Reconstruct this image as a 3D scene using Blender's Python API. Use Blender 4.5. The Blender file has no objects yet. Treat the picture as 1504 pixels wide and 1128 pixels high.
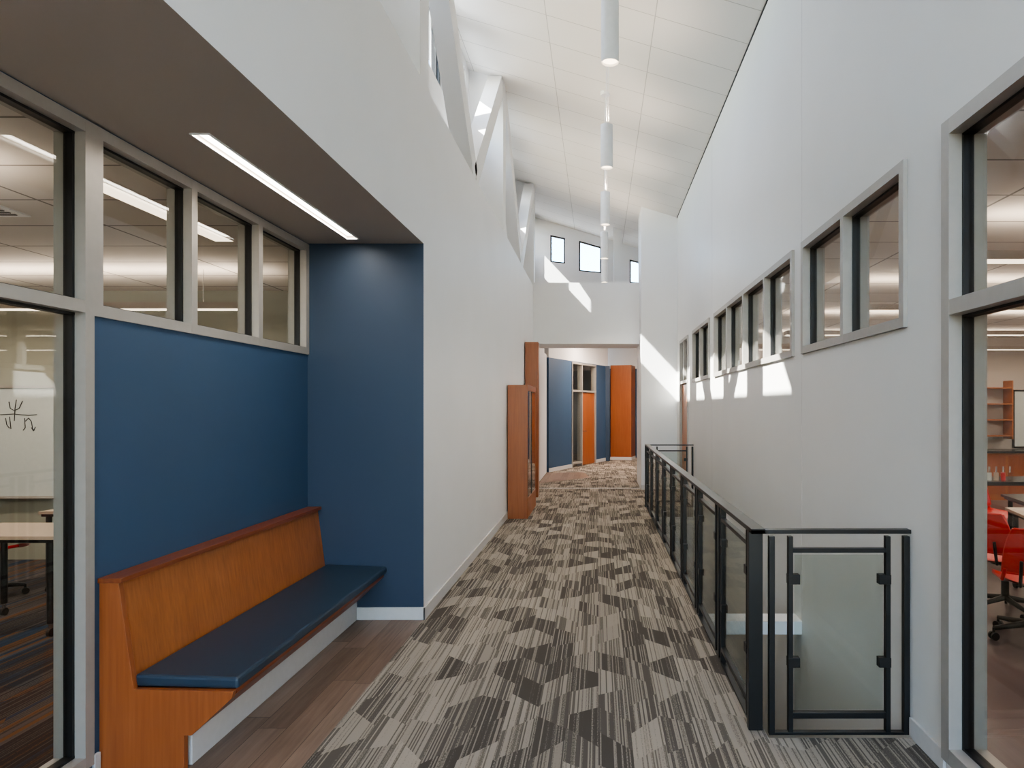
import bpy, math, random
from mathutils import Vector, Matrix
random.seed(4)
C = bpy.context.scene.collection

# ------------------------------------------------------------------ nodes
class NT:
    def __init__(s, name):
        s.mat = bpy.data.materials.new(name); s.mat.use_nodes = True
        s.t = s.mat.node_tree; s.t.nodes.clear()
        s.out = s.t.nodes.new('ShaderNodeOutputMaterial')
    def n(s, typ, **kw):
        nd = s.t.nodes.new(typ)
        for k, v in kw.items(): setattr(nd, k, v)
        return nd
    def l(s, a, b): s.t.links.new(a, b)
    def put(s, sock, v):
        if isinstance(v, bpy.types.NodeSocket): s.l(v, sock)
        else: sock.default_value = v
    def m(s, op, a, b=0.0, c=0.0):
        nd = s.n('ShaderNodeMath', operation=op)
        s.put(nd.inputs[0], a); s.put(nd.inputs[1], b); s.put(nd.inputs[2], c)
        return nd.outputs[0]
    def comb(s, x, y, z=0.0):
        nd = s.n('ShaderNodeCombineXYZ')
        s.put(nd.inputs[0], x); s.put(nd.inputs[1], y); s.put(nd.inputs[2], z)
        return nd.outputs[0]
    def white(s, v):
        nd = s.n('ShaderNodeTexWhiteNoise', noise_dimensions='3D'); s.l(v, nd.inputs['Vector'])
        return nd.outputs['Value']
    def noise(s, v, scale=1, detail=3, rough=.5):
        nd = s.n('ShaderNodeTexNoise'); s.l(v, nd.inputs['Vector'])
        nd.inputs['Scale'].default_value = scale; nd.inputs['Detail'].default_value = detail
        nd.inputs['Roughness'].default_value = rough
        return nd.outputs['Fac']
    def mix(s, f, a, b):
        nd = s.n('ShaderNodeMix', data_type='RGBA')
        s.put(nd.inputs[0], f)
        for i, v in ((6, a), (7, b)):
            if isinstance(v, (tuple, list)): v = tuple(v)[:3] + (1,)
            s.put(nd.inputs[i], v)
        return nd.outputs[2]
    def xyz(s):
        tc = s.n('ShaderNodeTexCoord'); sp = s.n('ShaderNodeSeparateXYZ')
        s.l(tc.outputs['Object'], sp.inputs[0])
        return tc.outputs['Object'], sp.outputs[0], sp.outputs[1], sp.outputs[2]
    def scalev(s, v, sc):
        nd = s.n('ShaderNodeMapping'); s.l(v, nd.inputs['Vector']); nd.inputs['Scale'].default_value = sc
        return nd.outputs[0]
    def bsdf(s, col, rough=.5, metal=0, bump=None, bstr=.1, bdist=.01, spec=.5, coat=0):
        b = s.n('ShaderNodeBsdfPrincipled')
        if isinstance(col, (tuple, list)): col = tuple(col)[:3] + (1,)
        s.put(b.inputs['Base Color'], col); s.put(b.inputs['Roughness'], rough)
        b.inputs['Metallic'].default_value = metal
        b.inputs['Specular IOR Level'].default_value = spec
        b.inputs['Coat Weight'].default_value = coat
        if bump is not None:
            bn = s.n('ShaderNodeBump'); bn.inputs['Strength'].default_value = bstr
            bn.inputs['Distance'].default_value = bdist
            s.l(bump, bn.inputs['Height']); s.l(bn.outputs[0], b.inputs['Normal'])
        s.l(b.outputs[0], s.out.inputs[0]); return b

def paint(name, col, rough=.55, var=.04, bstr=.05):
    t = NT(name); v, x, y, z = t.xyz()
    f = t.noise(v, 1.3, 3); g = t.noise(v, 180, 2)
    lo = tuple(c*(1-var) for c in col); hi = tuple(min(1, c*(1+var)) for c in col)
    t.bsdf(t.mix(f, lo, hi), rough, bump=g, bstr=bstr, bdist=.002); return t.mat
def plain(name, col, rough=.4, metal=0, var=.06, spec=.5):
    t = NT(name); v, x, y, z = t.xyz(); f = t.noise(v, 25, 2)
    t.bsdf(t.mix(f, tuple(c*(1-var) for c in col), tuple(min(1, c*(1+var)) for c in col)), rough, metal, spec=spec)
    return t.mat
def emit(name, col, st):
    t = NT(name); e = t.n('ShaderNodeEmission'); e.inputs[0].default_value = tuple(col)+(1,)
    e.inputs[1].default_value = st; t.l(e.outputs[0], t.out.inputs[0]); return t.mat
def glassm(name, tint=(.93, .95, .94), refl=1.0):
    # thin architectural glass: Schlick reflection over a tinted transparent sheet
    t = NT(name); tr = t.n('ShaderNodeBsdfTransparent'); tr.inputs[0].default_value = tint+(1,)
    g = t.n('ShaderNodeBsdfGlossy'); g.inputs['Roughness'].default_value = .01
    ge = t.n('ShaderNodeNewGeometry'); dt = t.n('ShaderNodeVectorMath', operation='DOT_PRODUCT')
    t.l(ge.outputs['Normal'], dt.inputs[0]); t.l(ge.outputs['Incoming'], dt.inputs[1])
    c = t.m('SUBTRACT', 1.0, t.m('ABSOLUTE', dt.outputs['Value']))
    fr = t.m('MULTIPLY_ADD', t.m('POWER', c, 5.0), .8*refl, .035*refl)
    mx = t.n('ShaderNodeMixShader'); t.l(fr, mx.inputs[0])
    t.l(tr.outputs[0], mx.inputs[1]); t.l(g.outputs[0], mx.inputs[2]); t.l(mx.outputs[0], t.out.inputs[0])
    return t.mat
def wood(name, a, b, axis='Z', rough=.35):
    t = NT(name); v, x, y, z = t.xyz()
    sc = {'Z': (60, 60, 2.2), 'Y': (60, 2.2, 60), 'X': (2.2, 60, 60)}[axis]
    g = t.noise(t.scalev(v, sc), 1, 4, .6)
    g2 = t.noise(t.scalev(v, tuple(c*.12 for c in sc)), 1, 3)
    f = t.m('ADD', t.m('MULTIPLY', g, .75), t.m('MULTIPLY', g2, .35))
    f = t.m('MULTIPLY', t.m('SUBTRACT', f, .3), 2.0); 
    cl = t.n('ShaderNodeClamp'); t.l(f, cl.inputs[0])
    t.bsdf(t.mix(cl.outputs[0], a, b), rough, bump=g, bstr=.04, bdist=.002); return t.mat
def carpet(name, dark, light, cw=.17, ch=.30, accents=None):
    t = NT(name); v, x, y, z = t.xyz()
    u = t.m('DIVIDE', x, cw); col = t.m('FLOOR', u); fu = t.m('SUBTRACT', t.m('FRACT', u), .5)
    r1 = t.white(t.comb(col, 7.3))
    vv = t.m('ADD', t.m('DIVIDE', y, ch), r1)
    n = t.m('ROUND', vv)
    s = t.m('SUBTRACT', t.white(t.comb(col, n, 2.0)), .5)
    s = t.m('MULTIPLY', t.m('SIGN', s), t.m('ADD', t.m('ABSOLUTE', s), .22))
    v2 = t.m('ADD', vv, t.m('MULTIPLY', fu, s))
    cell = t.m('FLOOR', v2)
    tone = t.m('DIVIDE', t.m('FLOOR', t.m('MULTIPLY', t.white(t.comb(col, cell, 5.0)), 4.0)), 3.0)
    th = t.white(t.comb(t.m('FLOOR', t.m('DIVIDE', x, .0075)), cell, col))
    fleck = t.noise(t.scalev(v, (260, 70, 1)), 1, 2)
    th = t.m('ADD', th, t.m('MULTIPLY', t.m('SUBTRACT', fleck, .5), .9))
    thr = t.m('MULTIPLY_ADD', tone, .50, .24)         # share of light threads
    st = t.n('ShaderNodeMapRange'); t.l(t.m('SUBTRACT', th, thr), st.inputs[0])
    st.inputs[1].default_value = -.15; st.inputs[2].default_value = .15
    base_l = t.mix(t.white(t.comb(col, cell, 9.0)), tuple(c*.8 for c in light), light)
    if accents:
        aw = t.white(t.comb(t.m('FLOOR', t.m('DIVIDE', x, .03)), cell, 4.0))
        base_l = t.mix(t.m('GREATER_THAN', aw, .8), base_l, accents[0])
        base_l = t.mix(t.m('LESS_THAN', aw, .2), base_l, accents[1])
    c = t.mix(st.outputs[0], base_l, dark)
    c2 = t.mix(tone, tuple(d*1.5 for d in dark), tuple(q*.85 for q in light) if not accents else base_l)
    c = t.mix(.34, c, c2)
    t.bsdf(c, .95, bump=fleck, bstr=.3, bdist=.003, spec=.1); return t.mat
def planks(name, a, b, w=.15, L=1.2):
    t = NT(name); v, x, y, z = t.xyz()
    u = t.m('DIVIDE', x, w); col = t.m('FLOOR', u); off = t.white(t.comb(col, 1.7))
    vv = t.m('ADD', t.m('DIVIDE', y, L), off); cell = t.m('FLOOR', vv)
    r = t.white(t.comb(col, cell, 3.0))
    ps = t.comb(t.m('MULTIPLY', x, 40), t.m('MULTIPLY', y, 2.5), t.m('MULTIPLY', r, 30))
    g = t.noise(ps, 1, 5, .65)
    f = t.m('ADD', t.m('MULTIPLY', g, 1.1), t.m('MULTIPLY', t.m('SUBTRACT', r, .6), .5))
    cl = t.n('ShaderNodeClamp'); t.l(f, cl.inputs[0])
    fx = t.m('ABSOLUTE', t.m('SUBTRACT', t.m('FRACT', u), .5)); fy = t.m('ABSOLUTE', t.m('SUBTRACT', t.m('FRACT', vv), .5))
    gap = t.m('MAXIMUM', t.m('GREATER_THAN', fx, .49), t.m('GREATER_THAN', fy, .4985))
    c = t.mix(gap, t.mix(cl.outputs[0], a, b), tuple(k*.4 for k in a))
    t.bsdf(c, .42, bump=g, bstr=.05, bdist=.002); return t.mat
def tiles(name, col, sx, sy, ox=0., oy=0., lw=.006, line=.55, stagger=0):
    t = NT(name); v, x, y, z = t.xyz()
    ux = t.m('DIVIDE', t.m('SUBTRACT', x, ox), sx); 
    uy = t.m('DIVIDE', t.m('SUBTRACT', y, oy), sy)
    fx = t.m('ABSOLUTE', t.m('SUBTRACT', t.m('FRACT', ux), .5)); fy = t.m('ABSOLUTE', t.m('SUBTRACT', t.m('FRACT', uy), .5))
    gap = t.m('MAXIMUM', t.m('GREATER_THAN', fx, .5-lw/sx), t.m('GREATER_THAN', fy, .5-lw/sy))
    r = t.white(t.comb(t.m('FLOOR', ux), t.m('FLOOR', uy)))
    f = t.noise(v, 220, 2)
    c = t.mix(gap, t.mix(r, tuple(k*.965 for k in col), col), tuple(k*line for k in col))
    t.bsdf(c, .85, bump=f, bstr=.12, bdist=.002, spec=.2); return t.mat

WHITE = paint('wall_paint_white', (.80, .80, .81), .5)
WHITE2 = paint('wall_paint_grey', (.70, .69, .67), .42)
SOFF_SHADE = paint('soffit_shade_tint', (.46, .40, .35), .6)  # white soffit in shade; the shade is put into this colour
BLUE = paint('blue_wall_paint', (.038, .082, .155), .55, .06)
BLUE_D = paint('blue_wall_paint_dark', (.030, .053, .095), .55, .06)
BASE = plain('baseboard_vinyl', (.62, .60, .59), .45)
FRAME = plain('aluminium_frame', (.40, .375, .345), .42, .25)
FRAMEL = plain('aluminium_frame_tan', (.40, .35, .31), .45, .1)
GASK = plain('black_gasket', (.006, .006, .007), .45)
BLACK = plain('black_powder_coat', (.009, .009, .010), .38)
WOOD = wood('cherry_wood_vertical', (.28, .088, .024), (.46, .165, .050), 'Z')
WOODY = wood('cherry_wood_long', (.17, .042, .016), (.29, .085, .030), 'Y')
WOODE = wood('cherry_wood_end', (.25, .068, .020), (.37, .115, .036), 'Z')
WOODC = wood('cherry_wood_cabinet', (.25, .068, .020), (.37, .118, .036), 'Z')
CUSH = plain('navy_vinyl', (.024, .046, .076), .42)
GLASS = glassm('clear_glass')
GLASSR = glassm('rail_glass', (.90, .93, .91), .8)
CARPET = carpet('corridor_carpet_tile', (.080, .071, .062), (.41, .36, .305))
CARPETB = carpet('classroom_carpet_tile', (.03, .028, .030), (.12, .11, .11), .25, 1.0, [(.03, .06, .11), (.17, .085, .04)])
PLANK = planks('wood_plank_vinyl', (.12, .078, .055), (.33, .235, .18))
CEIL = tiles('sloped_ceiling_tile', (.88, .87, .85), 1.22, .61, .61, 0, .005, .62)
CEILC = tiles('classroom_ceiling_tile', (.72, .68, .64), 1.22, .61, -2.3, 0, .010, .36)
CONC = paint('polished_floor', (.125, .098, .10), .3, .2)
RED = plain('red_plastic', (.55, .016, .014), .3)
CHROME = plain('chrome', (.6, .6, .6), .2, 1)
LAM = plain('table_laminate', (.50, .41, .33), .4)
WBOARD = plain('whiteboard_surface', (.60, .66, .66), .2)
WALLP = paint('classroom_wall', (.38, .39, .33), .7, .08)
WARMW = paint('classroom_wall_warm', (.48, .43, .39), .6)
LENS = emit('light_lens', (1, .93, .82), 9)
LENSW = emit('light_lens_warm', (1, .80, .62), 3)
PLENS = emit('pendant_lens', (1, .80, .58), 6)
PENW = plain('pendant_white', (.84, .85, .87), .4)
DARKL = plain('void_floor', (.3, .3, .3), .6)
INK = plain('marker_ink', (.02, .02, .025), .5)
LABTOP = plain('lab_epoxy', (.02, .02, .022), .25)

# ------------------------------------------------------------------ mesh builder
class M:
    def __init__(s): s.v = []; s.f = []; s.mi = []; s.mats = []; s.sm = []
    def mat(s, m):
        if m not in s.mats: s.mats.append(m)
        return s.mats.index(m)
    def add(s, vs, fs, m, smooth=False):
        o = len(s.v); s.v += [tuple(p) for p in vs]
        for i, f in enumerate(fs):
            s.f.append([o+k for k in f]); s.mi.append(s.mat(m[i] if isinstance(m, list) else m)); s.sm.append(smooth)
    def box(s, x0, x1, y0, y1, z0, z1, m, faces=None, X=None):
        x0, x1 = sorted((x0, x1)); y0, y1 = sorted((y0, y1)); z0, z1 = sorted((z0, z1))
        vs = [(x0,y0,z0),(x1,y0,z0),(x1,y1,z0),(x0,y1,z0),(x0,y0,z1),(x1,y0,z1),(x1,y1,z1),(x0,y1,z1)]
        if X is not None: vs = [X @ Vector(p) for p in vs]
        fs = [(0,3,2,1),(4,5,6,7),(0,1,5,4),(1,2,6,5),(2,3,7,6),(3,0,4,7)]
        ks = ['-z', '+z', '-y', '+x', '+y', '-x']
        ms = [(faces or {}).get(k, m) for k in ks]
        s.add(vs, fs, ms)
    def prism(s, pts, axis, a, b, m, X=None):
        def P(p, t): return {'Y': (p[0], t, p[1]), 'X': (t, p[0], p[1]), 'Z': (p[0], p[1], t)}[axis]
        n = len(pts); vs = [P(p, a) for p in pts] + [P(p, b) for p in pts]
        if X is not None: vs = [X @ Vector(p) for p in vs]
        fs = [tuple(range(n)), tuple(range(2*n-1, n-1, -1))] + [(i, i+n, (i+1) % n+n, (i+1) % n) for i in range(n)]
        s.add(vs, fs, m)
    def cyl(s, p0, p1, r0, m, r1=None, seg=20, caps=True, smooth=True):
        r1 = r0 if r1 is None else r1
        p0 = Vector(p0); p1 = Vector(p1); d = (p1-p0).normalized()
        u = d.orthogonal().normalized(); w = d.cross(u)
        vs = []
        for p, r in ((p0, r0), (p1, r1)):
            for i in range(seg):
                a = 2*math.pi*i/seg; vs.append(p+u*math.cos(a)*r+w*math.sin(a)*r)
        s.add(vs, [(i, (i+1) % seg, (i+1) % seg+seg, i+seg) for i in range(seg)], m, smooth)
        if caps: s.add(vs, [tuple(range(seg-1, -1, -1)), tuple(range(seg, 2*seg))], m)
    def tube(s, pts, r, m, seg=10):
        for a, b in zip(pts[:-1], pts[1:]): s.cyl(a, b, r, m, seg=seg)
        for p in pts[1:-1]: s.ball(p, r, m, 8)
    def ball(s, c, r, m, seg=10):
        vs = []; fs = []; rings = seg//2
        for j in range(rings+1):
            th = math.pi*j/rings
            for i in range(seg):
                a = 2*math.pi*i/seg
                vs.append((c[0]+r*math.sin(th)*math.cos(a), c[1]+r*math.sin(th)*math.sin(a), c[2]+r*math.cos(th)))
        for j in range(rings):
            for i in range(seg):
                fs.append((j*seg+i, (j+1)*seg+i, (j+1)*seg+(i+1) % seg, j*seg+(i+1) % seg))
        s.add(vs, fs, m, True)
    def grid(s, fn, nu, nv, m, th=0.0):
        vs = [fn(i/nu, j/nv) for j in range(nv+1) for i in range(nu+1)]
        fs = [(j*(nu+1)+i, j*(nu+1)+i+1, (j+1)*(nu+1)+i+1, (j+1)*(nu+1)+i) for j in range(nv) for i in range(nu)]
        s.add(vs, fs, m, True)
    def done(s, name, bevel=0, X=None, parent=None, fixn=True):
        me = bpy.data.meshes.new(name); me.from_pydata(s.v, [], s.f)
        for m in s.mats: me.materials.append(m)
        for p, i, sm in zip(me.polygons, s.mi, s.sm): p.material_index = i; p.use_smooth = sm
        if fixn:
            import bmesh
            bm = bmesh.new(); bm.from_mesh(me); bmesh.ops.recalc_face_normals(bm, faces=bm.faces); bm.to_mesh(me); bm.free()
        ob = bpy.data.objects.new(name, me); C.objects.link(ob)
        if X is not None: ob.matrix_world = X
        if bevel:
            b = ob.modifiers.new('bevel', 'BEVEL'); b.width = bevel; b.segments = 2; b.limit_method = 'ANGLE'
        if parent: ob.parent = parent
        return ob

def wall_yz(m, x0, x1, ya, yb, za, zb, holes, mat, faces=None):
    ys = sorted({ya, yb} | {h[0] for h in holes} | {h[1] for h in holes}); ys = [y for y in ys if ya <= y <= yb]
    for a, b in zip(ys[:-1], ys[1:]):
        hs = sorted([(h[2], h[3]) for h in holes if h[0] <= a+1e-6 and h[1] >= b-1e-6])
        z = za
        for h0, h1 in hs:
            if h0 > z: m.box(x0, x1, a, b, z, h0, mat, faces)
            z = max(z, h1)
        if z < zb: m.box(x0, x1, a, b, z, zb, mat, faces)

def window_yz(name, xin, xout, ys, zs, w=.055, mat=FRAME, glass=GLASS):
    m = M(); z0, z1 = zs[0], zs[-1]; y0, y1 = ys[0], ys[-1]
    d = xout-xin; ga, gb = xin+d*.34, xin+d*.62
    for i, y in enumerate(ys):
        a = y if i == 0 else (y-w if i == len(ys)-1 else y-w/2)
        m.box(xin, xout, a, a+w, z0, z1, mat)
        ex = .014
        m.box(ga, gb, a-(ex if i else 0), a+w+(ex if i < len(ys)-1 else 0), z0+.01, z1-.01, GASK)
    for i, z in enumerate(zs):
        a = z if i == 0 else (z-w if i == len(zs)-1 else z-w/2)
        m.box(xin+d*.004, xout-d*.004, y0+.002, y1-.002, a, a+w, mat)
        m.box(ga+.001, gb-.001, y0+.01, y1-.01, a-(.012 if i else 0), a+w+(.012 if i < len(zs)-1 else 0), GASK)
    gm = (ga+gb)/2
    m.box(gm-.003, gm+.003, y0+.02, y1-.02, z0+.02, z1-.02, glass)
    return m.done(name)

zc = lambda x: 5.6+.3*(1.62-x)

# ------------------------------------------------------------------ floors
m = M()
m.box(-1.40, 1.62, -3, 3.50, -.18, 0, CARPET)
m.box(-1.40, .875, 3.50, 11.66, -.18, 0, CARPET, {'+x': WHITE2})
m.box(-1.40, 1.62, 11.66, 14.25, -.18, 0, CARPET)
m.box(-1.40, 6, 14.30, 26, -.18, 0, CARPET)
m.box(-1.40, 1.62, 14.25, 14.30, -.18, 0.002, BASE)
m.done('floor')
m = M(); m.box(-2.46, -1.40, -3, 5.45, -.18, 0, PLANK); m.done('floor_plank')
m = M(); m.prism([(-1.33, 15.2), (-.2, 16.4), (-.4, 17.8), (-1.33, 17.6)], 'Z', .001, .004, PLANK); m.done('floor_plank_inlay')
m = M(); m.box(-9.5, -2.46, -1, 7.75, -.18, 0, CARPETB); m.done('floor_classroom_left')
m = M(); m.box(1.77, 10.5, -1, 13.2, -.18, 0, CONC); m.done('floor_classroom_right')
m = M(); m.box(.6, 1.62, 3.2, 12, -3.3, -3.2, DARKL); m.done('floor_lower_level')

# ------------------------------------------------------------------ ceiling
m = M(); m.prism([(-2.05, zc(-2.05)), (1.77, zc(1.77)), (1.77, zc(1.77)+.2), (-2.05, zc(-2.05)+.2)], 'Y', -3.1, 17.7, CEIL)
m.done('ceiling')
m = M(); m.box(-2.45, -2.05, -3.1, 17.7, 6.72, 6.86, WHITE); m.done('sun_trim_eave')  # unseen eave, added to trim the sun entering the clerestory
m = M(); m.prism([(1.610, 5.585), (1.62, 5.585), (1.62, 5.60), (1.610, 5.603)], 'Y', -3, 14, GASK); m.done('trim_ceiling_reveal')
m = M(); sx0, sx1, sy0, sy1 = -1.948, -1.868, 3.26, 5.28
m.box(-2.46, sx0, -3, 5.45, 3.01, 3.16, SOFF_SHADE); m.box(sx1, -1.55, -3, 5.45, 3.01, 3.16, SOFF_SHADE)
m.box(sx0, sx1, -3, sy0, 3.01, 3.16, SOFF_SHADE); m.box(sx0, sx1, sy1, 5.45, 3.01, 3.16, SOFF_SHADE)
m.done('ceiling_soffit')
m = M()
m.box(sx0+.001, sx1-.001, sy0+.001, sy1-.001, 3.028, 3.10, LENS)
m.box(sx0-.008, sx0, sy0-.008, sy1+.008, 3.003, 3.0095, PENW); m.box(sx1, sx1+.008, sy0-.008, sy1+.008, 3.003, 3.0095, PENW)
m.box(sx0, sx1, sy0-.008, sy0, 3.003, 3.0095, PENW); m.box(sx0, sx1, sy1, sy1+.008, 3.003, 3.0095, PENW)
m.done('recessed_linear_light')
m = M(); m.box(-9.5, -2.46, -1, 7.75, 3.0, 3.15, CEILC); m.done('ceiling_classroom_left')
m = M(); m.box(1.77, 10.5, -1, 13.2, 3.03, 3.18, CEILC); m.done('ceiling_classroom_right')

# ------------------------------------------------------------------ left walls
m = M()
m.box(-1.55, -1.40, 5.60, 14.6, 0, 4.30, WHITE)
m.box(-1.55, -1.40, -3, 5.60, 3.01, 4.30, WHITE, {'-z': SOFF_SHADE})
m.done('wall_left')
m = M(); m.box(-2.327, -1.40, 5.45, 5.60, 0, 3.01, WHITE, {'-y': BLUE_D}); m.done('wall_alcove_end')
m = M()
wall_yz(m, -2.46, -2.327, -3, 5.45, 0, 3.01, [(.55, 3.128, .06, 3.0), (3.128, 5.45, 2.12, 3.0)], WALLP, {'+x': BLUE})
m.box(-2.46, -2.327, 5.45, 7.6, 0, 3.01, WALLP)
m.done('wall_alcove_back')
window_yz('window_1', -2.315, -2.46, [.55, 1.83, 3.128], [.06, 2.155, 3.0])
window_yz('window_2', -2.315, -2.46, [3.128, 3.905, 4.67, 5.45], [2.12, 3.0])
m = M(); holes = []
cols_y = [.60, 5.34, 10.0, 14.75]
wy = [-2.6, -1.2, 4.0, 5.75, 7.15, 8.55, 10.4, 11.85, 13.72, 16.85]
wl = [1.2, 1.2, 1.2, 1.15, 1.15, 1.15, 1.2, 1.2, .34, .45]
for a, b in zip(wy, wl): holes.append((a, a+b, 5.55, 6.50))
wall_yz(m, -2.05, -1.90, -3, 17.6, 3.16, 6.72, holes, WHITE)
m.box(-1.90, -1.55, -3, 17.6, 4.15, 4.30, WHITE)
m.box(-1.55, -1.40, 14.6, 17.6, 4.15, 4.30, WHITE)
m.done('wall_clerestory')
for i, (a, b) in enumerate(zip(wy, wl)):
    window_yz('window_%d' % (i+20), -1.93, -2.03, [a, a+b], [5.55, 6.50], .045, GASK)
m = M()
def brace(ya, za, yb, zb, w=.26):
    d = Vector((yb-ya, zb-za)).normalized(); n = Vector((-d.y, d.x))*w/2
    m.prism([(ya+n.x, za+n.y), (ya-n.x, za-n.y), (yb-n.x, zb-n.y), (yb+n.x, zb+n.y)], 'X', -1.60, -1.404, WHITE)
for y in cols_y:
    m.prism([(-1.90, 4.30), (-1.40, 4.30), (-1.40, zc(-1.40)), (-1.90, zc(-1.90))], 'Y', y, y+.28, WHITE)
for a, b in ((.88, 5.34), (5.62, 10.0), (10.28, 14.75)):
    mid = (a+b)/2
    brace(a+.02, 6.42, mid, 4.34); brace(b-.02, 6.42, mid, 4.34)
m.done('clerestory_truss')  # open truss of columns and V braces, not a wall

m = M(); m.box(-1.40, 1.62, 14.6, 15.7, 3.06, 4.37, WHITE); m.done('wall_bulkhead')
m = M(); m.prism([(.88, 0), (1.62, 0), (1.62, zc(1.62)), (.88, zc(.88))], 'Y', 14.0, 14.6, WHITE)
m.prism([(.88, 4.37), (1.62, 4.37), (1.62, zc(1.62)), (.88, zc(.88))], 'Y', 14.6, 15.0, WHITE)
m.prism([(.88, 0), (1.2, 0), (1.2, 3.06), (.88, 3.06)], 'Y', 14.6, 15.6, WHITE)
m.done('wall_pier_right')
m = M(); Y0, Y1 = 17.5, 17.65
wins = [(-1.24, -.86, 5.43, 6.13, 6.05), (-.50, .07, 5.20, 5.98, 5.82), (.80, 1.2, 4.90, 5.50, 5.40)]
xs = [-1.9]
for w in wins: xs += [w[0], w[1]]
xs += [1.77]
for a, b in zip(xs[::2], xs[1::2]): m.prism([(a, 4.2), (b, 4.2), (b, zc(b)), (a, zc(a))], 'Y', Y0, Y1, WHITE)
for a, b, z0, za, zb in wins:
    m.prism([(a, 4.2), (b, 4.2), (b, z0-.1*(b-a)), (a, z0)], 'Y', Y0, Y1, WHITE)
    m.prism([(a, za), (b, zb), (b, zc(b)), (a, zc(a))], 'Y', Y0, Y1, WHITE)
m.done('wall_far_upper')
for i, (a, b, z0, za, zb) in enumerate(wins):
    f = M(); t = .035; z0b = z0-.1*(b-a)
    for p in ([(a, z0), (a+t, z0), (a+t, za), (a, za)], [(b-t, z0b), (b, z0b), (b, zb), (b-t, zb)],
              [(a, z0), (b, z0b), (b, z0b+t), (a, z0+t)], [(a, za-t), (b, zb-t), (b, zb), (a, za)]):
        f.prism(p, 'Y', Y0+.02, Y0+.09, GASK)
    f.prism([(a, z0), (b, z0b), (b, zb), (a, za)], 'Y', Y0+.05, Y0+.056, GLASS)
    f.done('window_%d' % (i+50))
m = M(); m.prism([(.36, 4.37), (.56, 4.37), (.56, zc(.56)), (.36, zc(.36))], 'Y', 16.2, 16.5, WHITE); m.done('upper_post')  # post standing ahead of the far upper wall, not a wall

# ------------------------------------------------------------------ right wall
gA = (3.568, 5.38); gB = (5.625, 9.47); gC = (9.88, 11.65); gD = (12.25, 13.45)
Z0, Z1 = 2.12, 3.0
m = M()
wall_yz(m, 1.62, 1.77, -3, 14.0, -3.2, 5.62,
        [(.4, 3.17, .07, 3.016), (gA[0], gA[1], Z0, Z1), (gB[0], gB[1], Z0, Z1), (gC[0], gC[1], Z0, Z1), (gD[0], gD[1], 0, Z1)], WHITE2)
m.box(1.62, 1.77, 14.0, 17.6, 3.0, 5.62, WHITE2)
m.done('wall_right')
m = M()
for y in (5.42, 9.70): m.box(1.6185, 1.62, y, y+.008, 0, 5.57, BASE)
m.done('trim_wall_joint')
window_yz('window_3', 1.595, 1.77, [.4, 1.8, 3.17], [.07, 2.155, 3.016], .07)
window_yz('window_4', 1.597, 1.77, [gA[0], sum(gA)/2, gA[1]], [Z0, Z1])
window_yz('window_5', 1.597, 1.77, [gB[0]+i*(gB[1]-gB[0])/4 for i in range(5)], [Z0, Z1])
window_yz('window_6', 1.597, 1.77, [gC[0]+i*(gC[1]-gC[0])/2 for i in range(3)], [Z0, Z1])
window_yz('window_7', 1.597, 1.77, [gD[0], sum(gD)/2, gD[1]], [2.145, Z1])
m = M()
m.box(1.597, 1.77, gD[0], gD[0]+.05, 0, 2.14, FRAME); m.box(1.597, 1.77, gD[1]-.05, gD[1], 0, 2.14, FRAME)
m.box(1.65, 1.695, gD[0]+.05, gD[1]-.05, .01, 2.13, WOOD)
m.tube([(1.65, gD[0]+.13, 1.0), (1.60, gD[0]+.13, 1.0), (1.60, gD[0]+.25, 1.0)], .01, CHROME)
m.done('door_1')

m = M(); m.box(-1.40, -1.385, 5.435, 14.6, 0, .10, BASE); m.done('baseboard_left', .003)
m = M(); m.box(-1.93, -1.385, 5.435, 5.45, 0, .10, BASE); m.done('baseboard_alcove_end', .003)
m = M(); m.box(-2.327, -2.312, 3.128, 3.165, 0, .10, BASE); m.done('baseboard_alcove_back', .003)
m = M(); m.box(1.605, 1.62, 3.17, 3.52, 0, .10, BASE); m.box(1.605, 1.62, 11.67, 12.24, 0, .10, BASE)
m.box(.88, 1.60, 13.985, 14.0, 0, .10, BASE); m.done('baseboard_right', .003)

m = M()
m.box(-2.46, 1.77, -3.1, -3, 0, .3, WHITE); m.box(-2.46, -1.9, -3.1, -3, .3, 3.16, WHITE); m.box(-1.2, -.95, -3.1, -3, .3, 3.16, WHITE)
m.prism([(-2.05, 5.2), (1.77, 5.2), (1.77, zc(1.77)), (-2.05, zc(-2.05))], 'Y', -3.1, -3, WHITE)
m.done('wall_near_end')
m = M()
for x in (-1.9, -.95, .3, 1.55): m.box(x, x+.07, -3.08, -3.02, .3, 5.2, FRAME)
for z in (.3, 2.2, 3.7, 5.13): m.box(-1.9, 1.62, -3.075, -3.025, z, z+.07, FRAME)
m.box(-1.9, 1.62, -3.053, -3.047, .3, 5.2, GLASS)
m.done('window_8')  # unseen glazing behind the camera, added to let in sky fill

# ------------------------------------------------------------------ stairwell void
m = M()
m.box(.86, .875, 3.5, 11.66, -3.2, -.18, WHITE2); m.box(.875, 1.62, 3.44, 3.50, -3.2, -.18, WHITE2)
m.box(.875, 1.62, 11.66, 11.72, -3.2, -.18, WHITE2)
m.done('wall_stairwell')
m = M(); m.box(.875, 1.62, 5.42, 5.62, -.11, -.005, WHITE); m.done('stairwell_beam')

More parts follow.
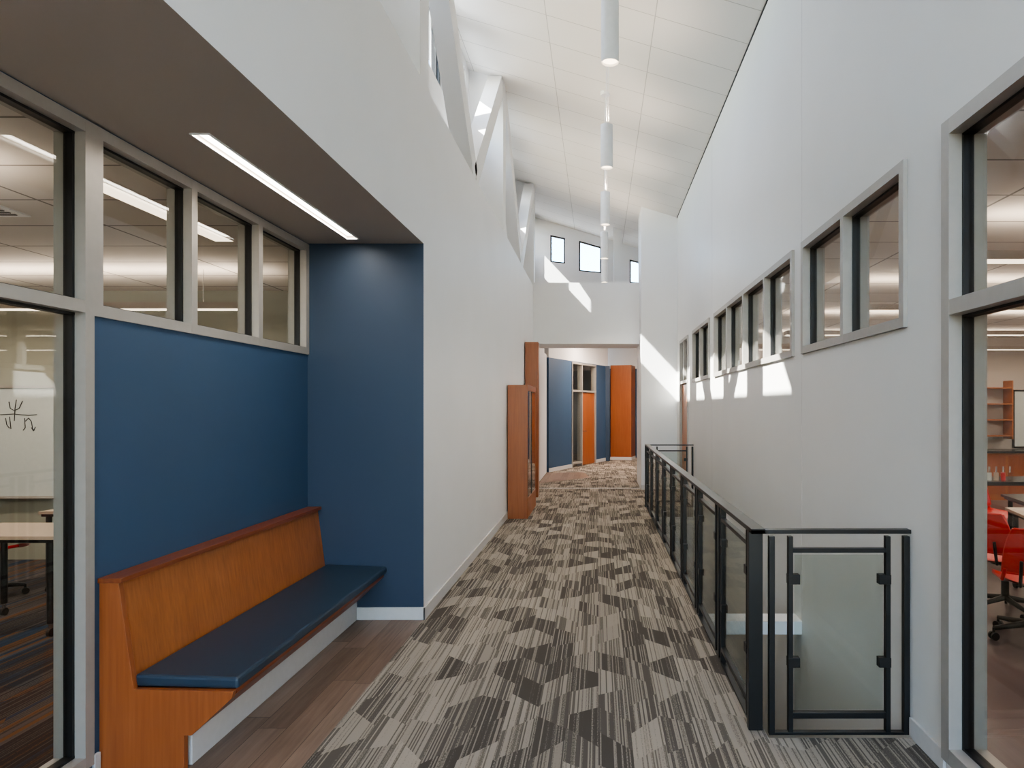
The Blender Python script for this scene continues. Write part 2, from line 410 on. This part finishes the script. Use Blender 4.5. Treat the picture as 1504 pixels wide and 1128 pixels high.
# ------------------------------------------------------------------ railing
def rail_panel(m, P, L, clampz=(.375, .806)):
    P(0, .03, 0, 1.03); P(L-.03, L, 0, 1.03)
    P(.03, L-.03, 0, .014)
    P(.10, .124, 0.014, 1.03); P(L-.124, L-.10, 0.014, 1.03)
    P(.124, L-.124, .945, .968); P(.124, L-.124, .085, .115)
    P(.135, L-.135, .125, .932, GLASSR, .004)
    for z in clampz:
        P(.098, .160, z-.025, z+.025, BLACK, .020); P(L-.160, L-.098, z-.025, z+.025, BLACK, .020)
m = M()
def mkX(y):
    def P(u0, u1, z0, z1, mt=BLACK, hw=.017, x0=.885): m.box(x0+u0, x0+u1, y-hw, y+hw, z0, z1, mt)
    return P
def mkY(x, y0):
    def P(u0, u1, z0, z1, mt=BLACK, hw=.017): m.box(x-hw, x+hw, y0+u0, y0+u1, z0, z1, mt)
    return P
rail_panel(m, mkX(3.545), .73)
rail_panel(m, mkX(11.60), .73)
m.box(.79, 1.618, 3.52, 3.57, 1.045, 1.065, BLACK); m.box(.79, 1.618, 11.575, 11.625, 1.045, 1.065, BLACK)
m.box(.79, .864, 3.58, 3.625, 0, 1.046, BLACK); m.box(.79, .864, 11.58, 11.62, 0, 1.046, BLACK)
m.box(.79, .864, 3.52, 11.62, 1.045, 1.070, BLACK)
N = 8; L = (11.58-3.625)/N
for i in range(N): rail_panel(m, mkY(.827, 3.625+i*L), L)
m.done('guard_railing', .002)

# ------------------------------------------------------------------ bench
b0, b1 = 3.20, 5.447
m = M()
m.prism([(-2.325, .36), (-2.325, .88), (-2.245, .88), (-2.180, .38)], 'Y', b0+.0, b1, WOOD)
m.prism([(-2.325, .37), (-1.72, .37), (-1.715, .345), (-1.90, .17), (-2.325, .17)], 'Y', b0+.03, b1, WOODY)
m.box(-2.325, -1.93, b0+.035, b1, 0.0, .17, BASE)
m.prism([(-2.325, 0), (-2.325, .882), (-2.235, .882), (-2.165, .385), (-1.70, .375), (-1.71, .34), (-1.895, .17), (-1.93, .17), (-1.93, 0)], 'Y', b0-.03, b0+.002, WOODE)
m.box(-2.326, -2.215, b0-.04, b1, .882, .905, WOODY)
bench = m.done('built_in_bench', .002)
m = M()
m.prism([(-2.172, .388), (-1.69, .376), (-1.69, .428), (-2.178, .445)], 'Y', b0-.005, b1-.004, CUSH)
cu = m.done('seat_cushion', .014, parent=bench)

# ------------------------------------------------------------------ display case & wood pilaster
m = M(); x0, x1, y0, y1, H = -1.384, -1.08, 10.37, 11.74, 2.04
m.box(x0, x1, y0, y0+.03, 0, H, WOODC); m.box(x0, x1, y1-.03, y1, 0, H, WOODC)
m.box(x0, x0+.02, y0+.03, y1-.03, 0, H, WOOD); m.box(x0, x1, y0+.03, y1-.03, H-.09, H, WOODC)
m.box(x0, x1, y0+.03, y1-.03, 0, .30, WOODC)
for z in (.75, 1.15, 1.55): m.box(x0+.02, x1-.03, y0+.03, y1-.03, z, z+.008, GLASSR)
m.box(x1-.012, x1-.006, y0+.03, y1-.03, .30, H-.09, GLASS)
m.box(x1-.02, x1, (y0+y1)/2-.012, (y0+y1)/2+.012, .3, H-.09, BLACK)
m.box(x1-.02, x1+.001, y0+.03, y0+.07, .3, H-.09, BLACK)
m.done('display_case', .002)
m = M(); m.box(-1.384, -1.14, 12.84, 13.1, 0, 2.93, WOODC); m.done('wood_pilaster', .002)

# ------------------------------------------------------------------ pendants
for i, (y, x) in enumerate([(5.0, .085), (7.2, .088), (9.45, .095), (11.6, .10), (13.8, .12)]):
    m = M(); r = .065; zb = 4.23; zt = zb+.45; zcl = zc(x)
    m.cyl((x, y, zb), (x, y, zt), r, PENW, seg=32, caps=False)
    m.cyl((x, y, zb+.02), (x, y, zb+.0), r-.006, PENW, seg=32, caps=False)
    m.cyl((x, y, zb+.018), (x, y, zb+.03), r-.003, PLENS, seg=32)
    m.cyl((x, y, zt-.02), (x, y, zt-.012), r-.003, PENW, seg=32)
    m.cyl((x, y, zt-.012), (x, y, zcl), .004, PENW, seg=8)
    m.cyl((x+.02, y, zt-.012), (x+.02, y, zcl), .0025, PENW, seg=8)
    m.cyl((x, y, zcl-.035), (x, y, zcl+.03), .065, PENW, seg=24)
    pend = m.done('pendant_light')
    for up in (0, 1):
        ld = bpy.data.lights.new('lamp', 'SPOT'); ld.energy = 80 if not up else 40; ld.color = (1, .80, .60)
        ld.spot_size = math.radians(85 if not up else 120); ld.spot_blend = .8; ld.shadow_soft_size = .05
        lo = bpy.data.objects.new('bulb', ld); C.objects.link(lo); lo.parent = pend
        lo.location = (x, y, zb-.01) if not up else (x+.0, y, zt+.04)
        if up: lo.rotation_euler = (math.pi, 0, 0)

def area(name, loc, sx, sy, e, col, rot=(0, 0, 0)):
    ld = bpy.data.lights.new(name, 'AREA'); ld.shape = 'RECTANGLE'; ld.size = sx; ld.size_y = sy; ld.energy = e; ld.color = col
    o = bpy.data.objects.new(name, ld); C.objects.link(o); o.location = loc; o.rotation_euler = rot; return o
area('recessed_light_lamp', ((sx0+sx1)/2, (sy0+sy1)/2, 3.02), .07, 2.0, 13, (1, .9, .78))

# ------------------------------------------------------------------ left classroom
m = M()
m.box(-9.5, -2.46, 7.6, 7.75, 0, 3.0, WALLP); m.box(-9.5, -9.35, -1, 7.6, 0, 3.0, WALLP); m.box(-9.5, -2.46, -1.1, -1, 0, 3.0, WALLP)
m.done('wall_classroom_left')
m = M(); m.box(-8.3, -5.0, 7.57, 7.595, .71, 1.91, WBOARD)
for a in ((-8.33, -4.97, .68, .71), (-8.33, -4.97, 1.91, 1.94), (-8.33, -8.3, .71, 1.91), (-5.0, -4.97, .71, 1.91)):
    m.box(a[0], a[1], 7.555, 7.595, a[2], a[3], FRAME)
m.box(-8.0, -5.3, 7.50, 7.57, .69, .70, FRAME)
d = 7.566
def wp(px, py): return ((px-879)*d/1000, d, 1.7+(598-py)*d/1000)
for st in ([(0, 609), (20, 608), (42, 610), (54, 609)], [(13, 590), (15, 600), (21, 603), (28, 600), (33, 589)], [(24, 587), (22, 600), (21, 618)],
           [(8, 614), (10, 624), (14, 629)], [(14, 612), (16, 630)], [(36, 614), (37, 628), (34, 632)], [(37, 619), (42, 614), (46, 619), (48, 630), (51, 632)], [(46, 628), (49, 633), (52, 627)]):
    m.tube([wp(*p) for p in st], .004, INK, 6)
m.done('whiteboard')
def lin_light(name, x0, x1, y0, y1, z, e, hang=True, ztop=3.0):
    m = M(); m.box(x0, x1, y0, y1, z, z+.06, FRAMEL, {'-z': LENSW, '+z': LENSW})
    if hang:
        lx = x1-x0 > y1-y0
        for t in (.12, .88):
            px = x0+(x1-x0)*t if lx else (x0+x1)/2; py = (y0+y1)/2 if lx else y0+(y1-y0)*t
            m.cyl((px, py, z+.06), (px, py, ztop), .004, CHROME, seg=6)
    o = m.done(name)
    area('tube', ((x0+x1)/2, (y0+y1)/2, z-.01), x1-x0, y1-y0, e, (1, .82, .68)).parent = o
    if hang: area('tube_up', ((x0+x1)/2, (y0+y1)/2, z+.08), x1-x0, y1-y0, e*.9, (1, .80, .65), (math.pi, 0, 0)).parent = o
lin_light('lobby_fill_light', -7.6, -3.2, 6.35, 6.5, 2.62, 40)
lin_light('lobby_fill_light', -7.6, -3.2, 3.4, 3.55, 2.62, 40)
lin_light('lobby_fill_light', -7.6, -3.2, .9, 1.05, 2.62, 30)
m = M(); m.box(-2.97, -2.83, 3.87, 5.28, 2.985, 3.0, FRAMEL, {'-z': LENSW}); m.done('ceiling_strip_light')
m = M()
for k in range(6): m.box(-5.3, -3.9, 4.30+k*.05, 4.32+k*.05, 2.985, 3.0, GASK)
m.box(-5.35, -3.85, 4.25, 4.62, 2.99, 3.001, PENW); m.done('ceiling_air_vent')

def desk(x, y, w=.9, dp=.6, rot=0, top=LAM):
    m = M()
    m.prism([(-w/2, -dp/2), (w/2, -dp/2), (w/2*.8, dp/2), (-w/2*.8, dp/2)], 'Z', .725, .75, top)
    m.prism([(-w/2*.97, -dp/2*.96), (w/2*.97, -dp/2*.96), (w/2*.76, dp/2*.96), (-w/2*.76, dp/2*.96)], 'Z', .70, .725, BLACK)
    for sx, sy in ((-.88, -.85), (.88, -.85), (-.7, .85), (.7, .85)):
        px, py = sx*w/2, sy*dp/2
        m.cyl((px, py, .10), (px, py, .70), .024, BLACK, seg=12); m.cyl((px, py, .06), (px, py, .1), .014, CHROME, seg=8)
        m.cyl((px-.012, py, .032), (px+.012, py, .032), .032, BLACK, seg=14)
    return m.done('student_desk', X=Matrix.Translation((x, y, 0)) @ Matrix.Rotation(rot, 4, 'Z'))
desk(-4.50, 5.30, 1.0, .6, 0); desk(-4.60, 6.50, 1.0, .6, 0); desk(-3.6, 2.8, 1., .6, .1)

def chair(x, y, rot, name='swivel_chair'):
    m = M()
    def seat(u, v):
        X = (u-.5)*.46; Yv = (v-.5)*.44
        z = .45 + .035*(abs(u-.5)*2)**2.5 - .03*max(0, (v-.0))*(1-v) - .05*max(0, .25-v)*2
        return (X*(1-.12*abs(v-.4)), Yv, z)
    def seat2(u, v): p = seat(u, v); return (p[0], p[1], p[2]-.012)
    m.grid(seat, 12, 12, RED); m.grid(seat2, 12, 12, RED)
    def back(u, v):
        X = (u-.5)*(.44-.10*v**3); z = .52+v*.32
        return (X, .22+.07*v-.06*(abs(u-.5)*2)**2, z)
    def back2(u, v): p = back(u, v); return (p[0], p[1]+.014, p[2])
    m.grid(back, 14, 10, RED); m.grid(back2, 14, 10, RED)
    top = [back(i/12, 1) for i in range(13)]; m.tube([(a, b+.007, c) for a, b, c in top], .011, RED, 8)
    bot = [back(i/12, 0) for i in range(13)]; m.tube([(a, b+.007, c) for a, b, c in bot], .011, RED, 8)
    for sx in (-1, 1):
        m.tube([(sx*.215, -.1, .46), (sx*.225, .17, .47), (sx*.215, .20, .55)], .014, RED, 8)
        m.tube([back(.5+.5*sx, k/6) for k in range(7)], .012, RED, 8)
        m.tube([(sx*.08, .12, .43), (sx*.13, .24, .44), (sx*.13, .27, .62)], .012, BLACK, 8)
    m.cyl((0, 0, .40), (0, 0, .44), .11, BLACK, seg=20)
    m.cyl((0, 0, .24), (0, 0, .41), .020, CHROME, seg=14); m.cyl((0, 0, .10), (0, 0, .26), .030, BLACK, seg=14)
    for k in range(5):
        a = 2*math.pi*k/5+.3; c, s_ = math.cos(a), math.sin(a)
        m.cyl((0, 0, .12), (.27*c, .27*s_, .085), .026, BLACK, r1=.016, seg=10)
        m.cyl((.27*c, .27*s_, .05), (.27*c, .27*s_, .09), .010, BLACK, seg=8)
        for o in (-.018, .018):
            m.cyl((.27*c-s_*(o-.008), .27*s_+c*(o-.008), .029), (.27*c-s_*(o+.008), .27*s_+c*(o+.008), .029), .029, BLACK, seg=14)
    return m.done(name, X=Matrix.Translation((x, y, 0)) @ Matrix.Rotation(rot, 4, 'Z'), fixn=False)
chair(-5.42, 6.02, 3.0)
chair(-4.2, 3.9, 1.0)

# ------------------------------------------------------------------ right classroom
m = M()
m.box(1.77, 10.5, 13.05, 13.2, 0, 3.03, WARMW); m.box(10.35, 10.5, -1, 13.05, 0, 3.03, WARMW); m.box(1.77, 10.5, -1.1, -1, 0, 3.03, WARMW)
m.done('wall_classroom_right')
for y in (2.2, 4.6, 7.0, 9.4, 11.8): lin_light('lobby_fill_light', 2.6, 9.4, y, y+.15, 2.70, 44, True, 3.03)
chair(3.16, 4.98, 2.85); chair(3.38, 5.66, 1.9); chair(3.9, 8.4, 2.2); chair(4.6, 8.0, .4)
desk(4.45, 6.15, 1.5, .6, 0); desk(5.4, 9.0, 1.6, .7, 0, LABTOP); desk(5.0, 7.1, 1.5, .7, 0, LABTOP)
m = M()
m.box(5.9, 9.6, 12.45, 13.04, 0, .86, WOOD); m.box(5.85, 9.65, 12.40, 13.04, .86, .90, LABTOP)
for k in range(7): m.box(5.93+k*.52, 5.94+k*.52+.46, 12.44, 12.45, .1, .82, WOODE)
m.done('lab_bench', .002)
m = M()
for k in range(4): m.box(7.05, 7.75, 12.75, 13.04, 1.15+k*.30, 1.17+k*.30, WOOD)
m.box(7.03, 7.05, 12.75, 13.04, 1.1, 2.2, WOOD); m.box(7.75, 7.77, 12.75, 13.04, 1.1, 2.2, WOOD); m.done('wall_shelf')
m = M(); m.box(7.95, 9.0, 13.01, 13.045, .95, 2.0, WBOARD)
for a in ((7.92, 9.03, .92, .95), (7.92, 9.03, 2.0, 2.03), (7.92, 7.95, .95, 2.0), (9.0, 9.03, .95, 2.0)): m.box(a[0], a[1], 13.0, 13.045, a[2], a[3], GASK)
m.done('projection_screen')
m = M()
for i in range(4):
    x = 5.08+i*.09
    m.cyl((x, 8.85, .75), (x, 8.85, .85), .028, [WBOARD, LAM, RED, GLASSR][i], seg=14); m.cyl((x, 8.85, .85), (x, 8.85, .93), .012, CHROME, seg=10)
m.done('lab_glassware')

# ------------------------------------------------------------------ lobby
m = M()
m.box(-1.55, -1.35, 14.6, 17.7, 0, 3.06, WHITE); m.box(-1.55, -1.40, 14.6, 17.6, 3.06, 4.15, WHITE)
m.done('wall_lobby_left')
A = Vector((-1.30, 17.8)); B = Vector((.26, 21.6)); ang = math.atan2(B.y-A.y, B.x-A.x); Lw = (B-A).length
X = Matrix.Translation((A.x, A.y, 0)) @ Matrix.Rotation(ang, 4, 'Z')
m = M()
def hb(u0, u1, z0, z1, mt): m.box(u0, u1, 0, .15, z0, z1, mt, None, X)
hb(0, 1.44, 0, 3.0, BLUE); hb(3.2, Lw+.1, 0, 3.0, BLUE); hb(1.44, 3.2, 2.98, 3.0, BLUE); hb(0, Lw+.1, 3.0, 4.2, WHITE)
m.box(0, 1.44, -.012, 0, 0, .1, BASE, None, X); m.box(3.2, Lw, -.012, 0, 0, .1, BASE, None, X)
m.box(.2, 6, 23.0, 23.15, 0, 3.0, BLUE); m.box(.2, 6, 23.0, 23.15, 3.0, 4.2, WHITE)
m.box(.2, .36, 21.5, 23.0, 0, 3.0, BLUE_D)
m.box(4.2, 4.35, 14.6, 23, 0, 4.2, WHITE); m.box(1.62, 4.35, 14.6, 14.75, 0, 4.37, WHITE)
m.done('wall_lobby')
m = M()
def fb(u0, u1, z0, z1, mt, a=-.02, b=.13): m.box(u0, u1, a, b, z0, z1, mt, None, X)
for u in (1.44, 2.12, 3.15): fb(u, u+.05, 0, 2.98, FRAME)
for z in (2.93, 2.14): fb(1.49, 3.15, z, z+.05, FRAME)
fb(1.49, 2.12, .08, .13, FRAME)
fb(1.49, 2.12, .13, 2.93, GLASS, .05, .056); fb(2.17, 3.15, 2.19, 2.93, GLASS, .05, .056)
m.done('window_9')
m = M(); fb(2.175, 3.145, .01, 2.13, WOODC, .02, .065); m.tube([X @ Vector(p) for p in ((2.27, .02, 1.), (2.27, -.04, 1.), (2.39, -.04, 1.))], .011, CHROME)
m.done('door_2')
m = M(); m.box(-4, .12, 21.75, 21.85, 0, 4.2, DARKL); m.box(-4, -3.9, 17.7, 21.75, 0, 4.2, DARKL); m.box(-4, -1.4, 17.7, 17.8, 0, 4.2, DARKL)
m.box(-4, -1.4, 17.8, 21.75, -.1, 0, DARKL); m.done('wall_office')
m = M()
Xc = Matrix.Translation((.80, 22.2, 0)) @ Matrix.Rotation(math.radians(-14), 4, 'Z')
m.box(-.34, .34, -.34, .34, 0.1, 3.05, WOODC, None, Xc); m.box(-.35, .35, -.35, .35, 0, .1, BASE, None, Xc); m.done('wood_clad_column', .004)
m = M(); m.box(-4, 4.35, 17.65, 23.15, 4.2, 4.35, CEILC); m.done('ceiling_lobby')
m = M(); m.box(1.5, 4.35, 14.75, 17.65, 4.37, 4.5, WHITE); m.done('ceiling_lobby_side')
lin_light('lobby_fill_light', -.3, 2.6, 19.0, 19.2, 3.6, 170, True, 4.2)  # unseen lamp, added to brighten the lobby
# office behind the glazed lobby door has its own ceiling fixture
lin_light('lobby_fill_light', -3.2, -1.9, 19.9, 20.05, 2.7, 16, True, 4.2)

# ------------------------------------------------------------------ sun & sky
w = bpy.data.worlds.new('sky'); bpy.context.scene.world = w; w.use_nodes = True
nt = w.node_tree; bg = nt.nodes['Background']; sk = nt.nodes.new('ShaderNodeTexSky')
sk.sky_type = 'NISHITA'; sk.sun_disc = False; sk.sun_elevation = math.radians(42); sk.sun_rotation = math.radians(-115)
nt.links.new(sk.outputs[0], bg.inputs[0]); bg.inputs[1].default_value = 2.7
sd = bpy.data.lights.new('sun', 'SUN'); sd.energy = 56; sd.angle = math.radians(.5); sd.color = (1, .96, .90)
so = bpy.data.objects.new('sun', sd); C.objects.link(so)
so.rotation_euler = Vector((1, .45, -1.06)).to_track_quat('-Z', 'Y').to_euler()

# tone curve with a little more contrast, like the photograph's processing
try:
    bpy.context.scene.view_settings.view_transform = 'AgX'
    bpy.context.scene.view_settings.look = 'AgX - Medium High Contrast'
except Exception:
    pass

# ------------------------------------------------------------------ camera
cd = bpy.data.cameras.new('camera'); cam = bpy.data.objects.new('camera', cd); C.objects.link(cam)
cam.location = (0, 0, 1.7); cam.rotation_euler = (math.pi/2, 0, 0)
cd.sensor_width = 36; cd.lens = 36*1000/1504; cd.shift_x = -(879-752)/1504; cd.shift_y = (598-564)/1504
cd.clip_start = .05
bpy.context.scene.camera = cam
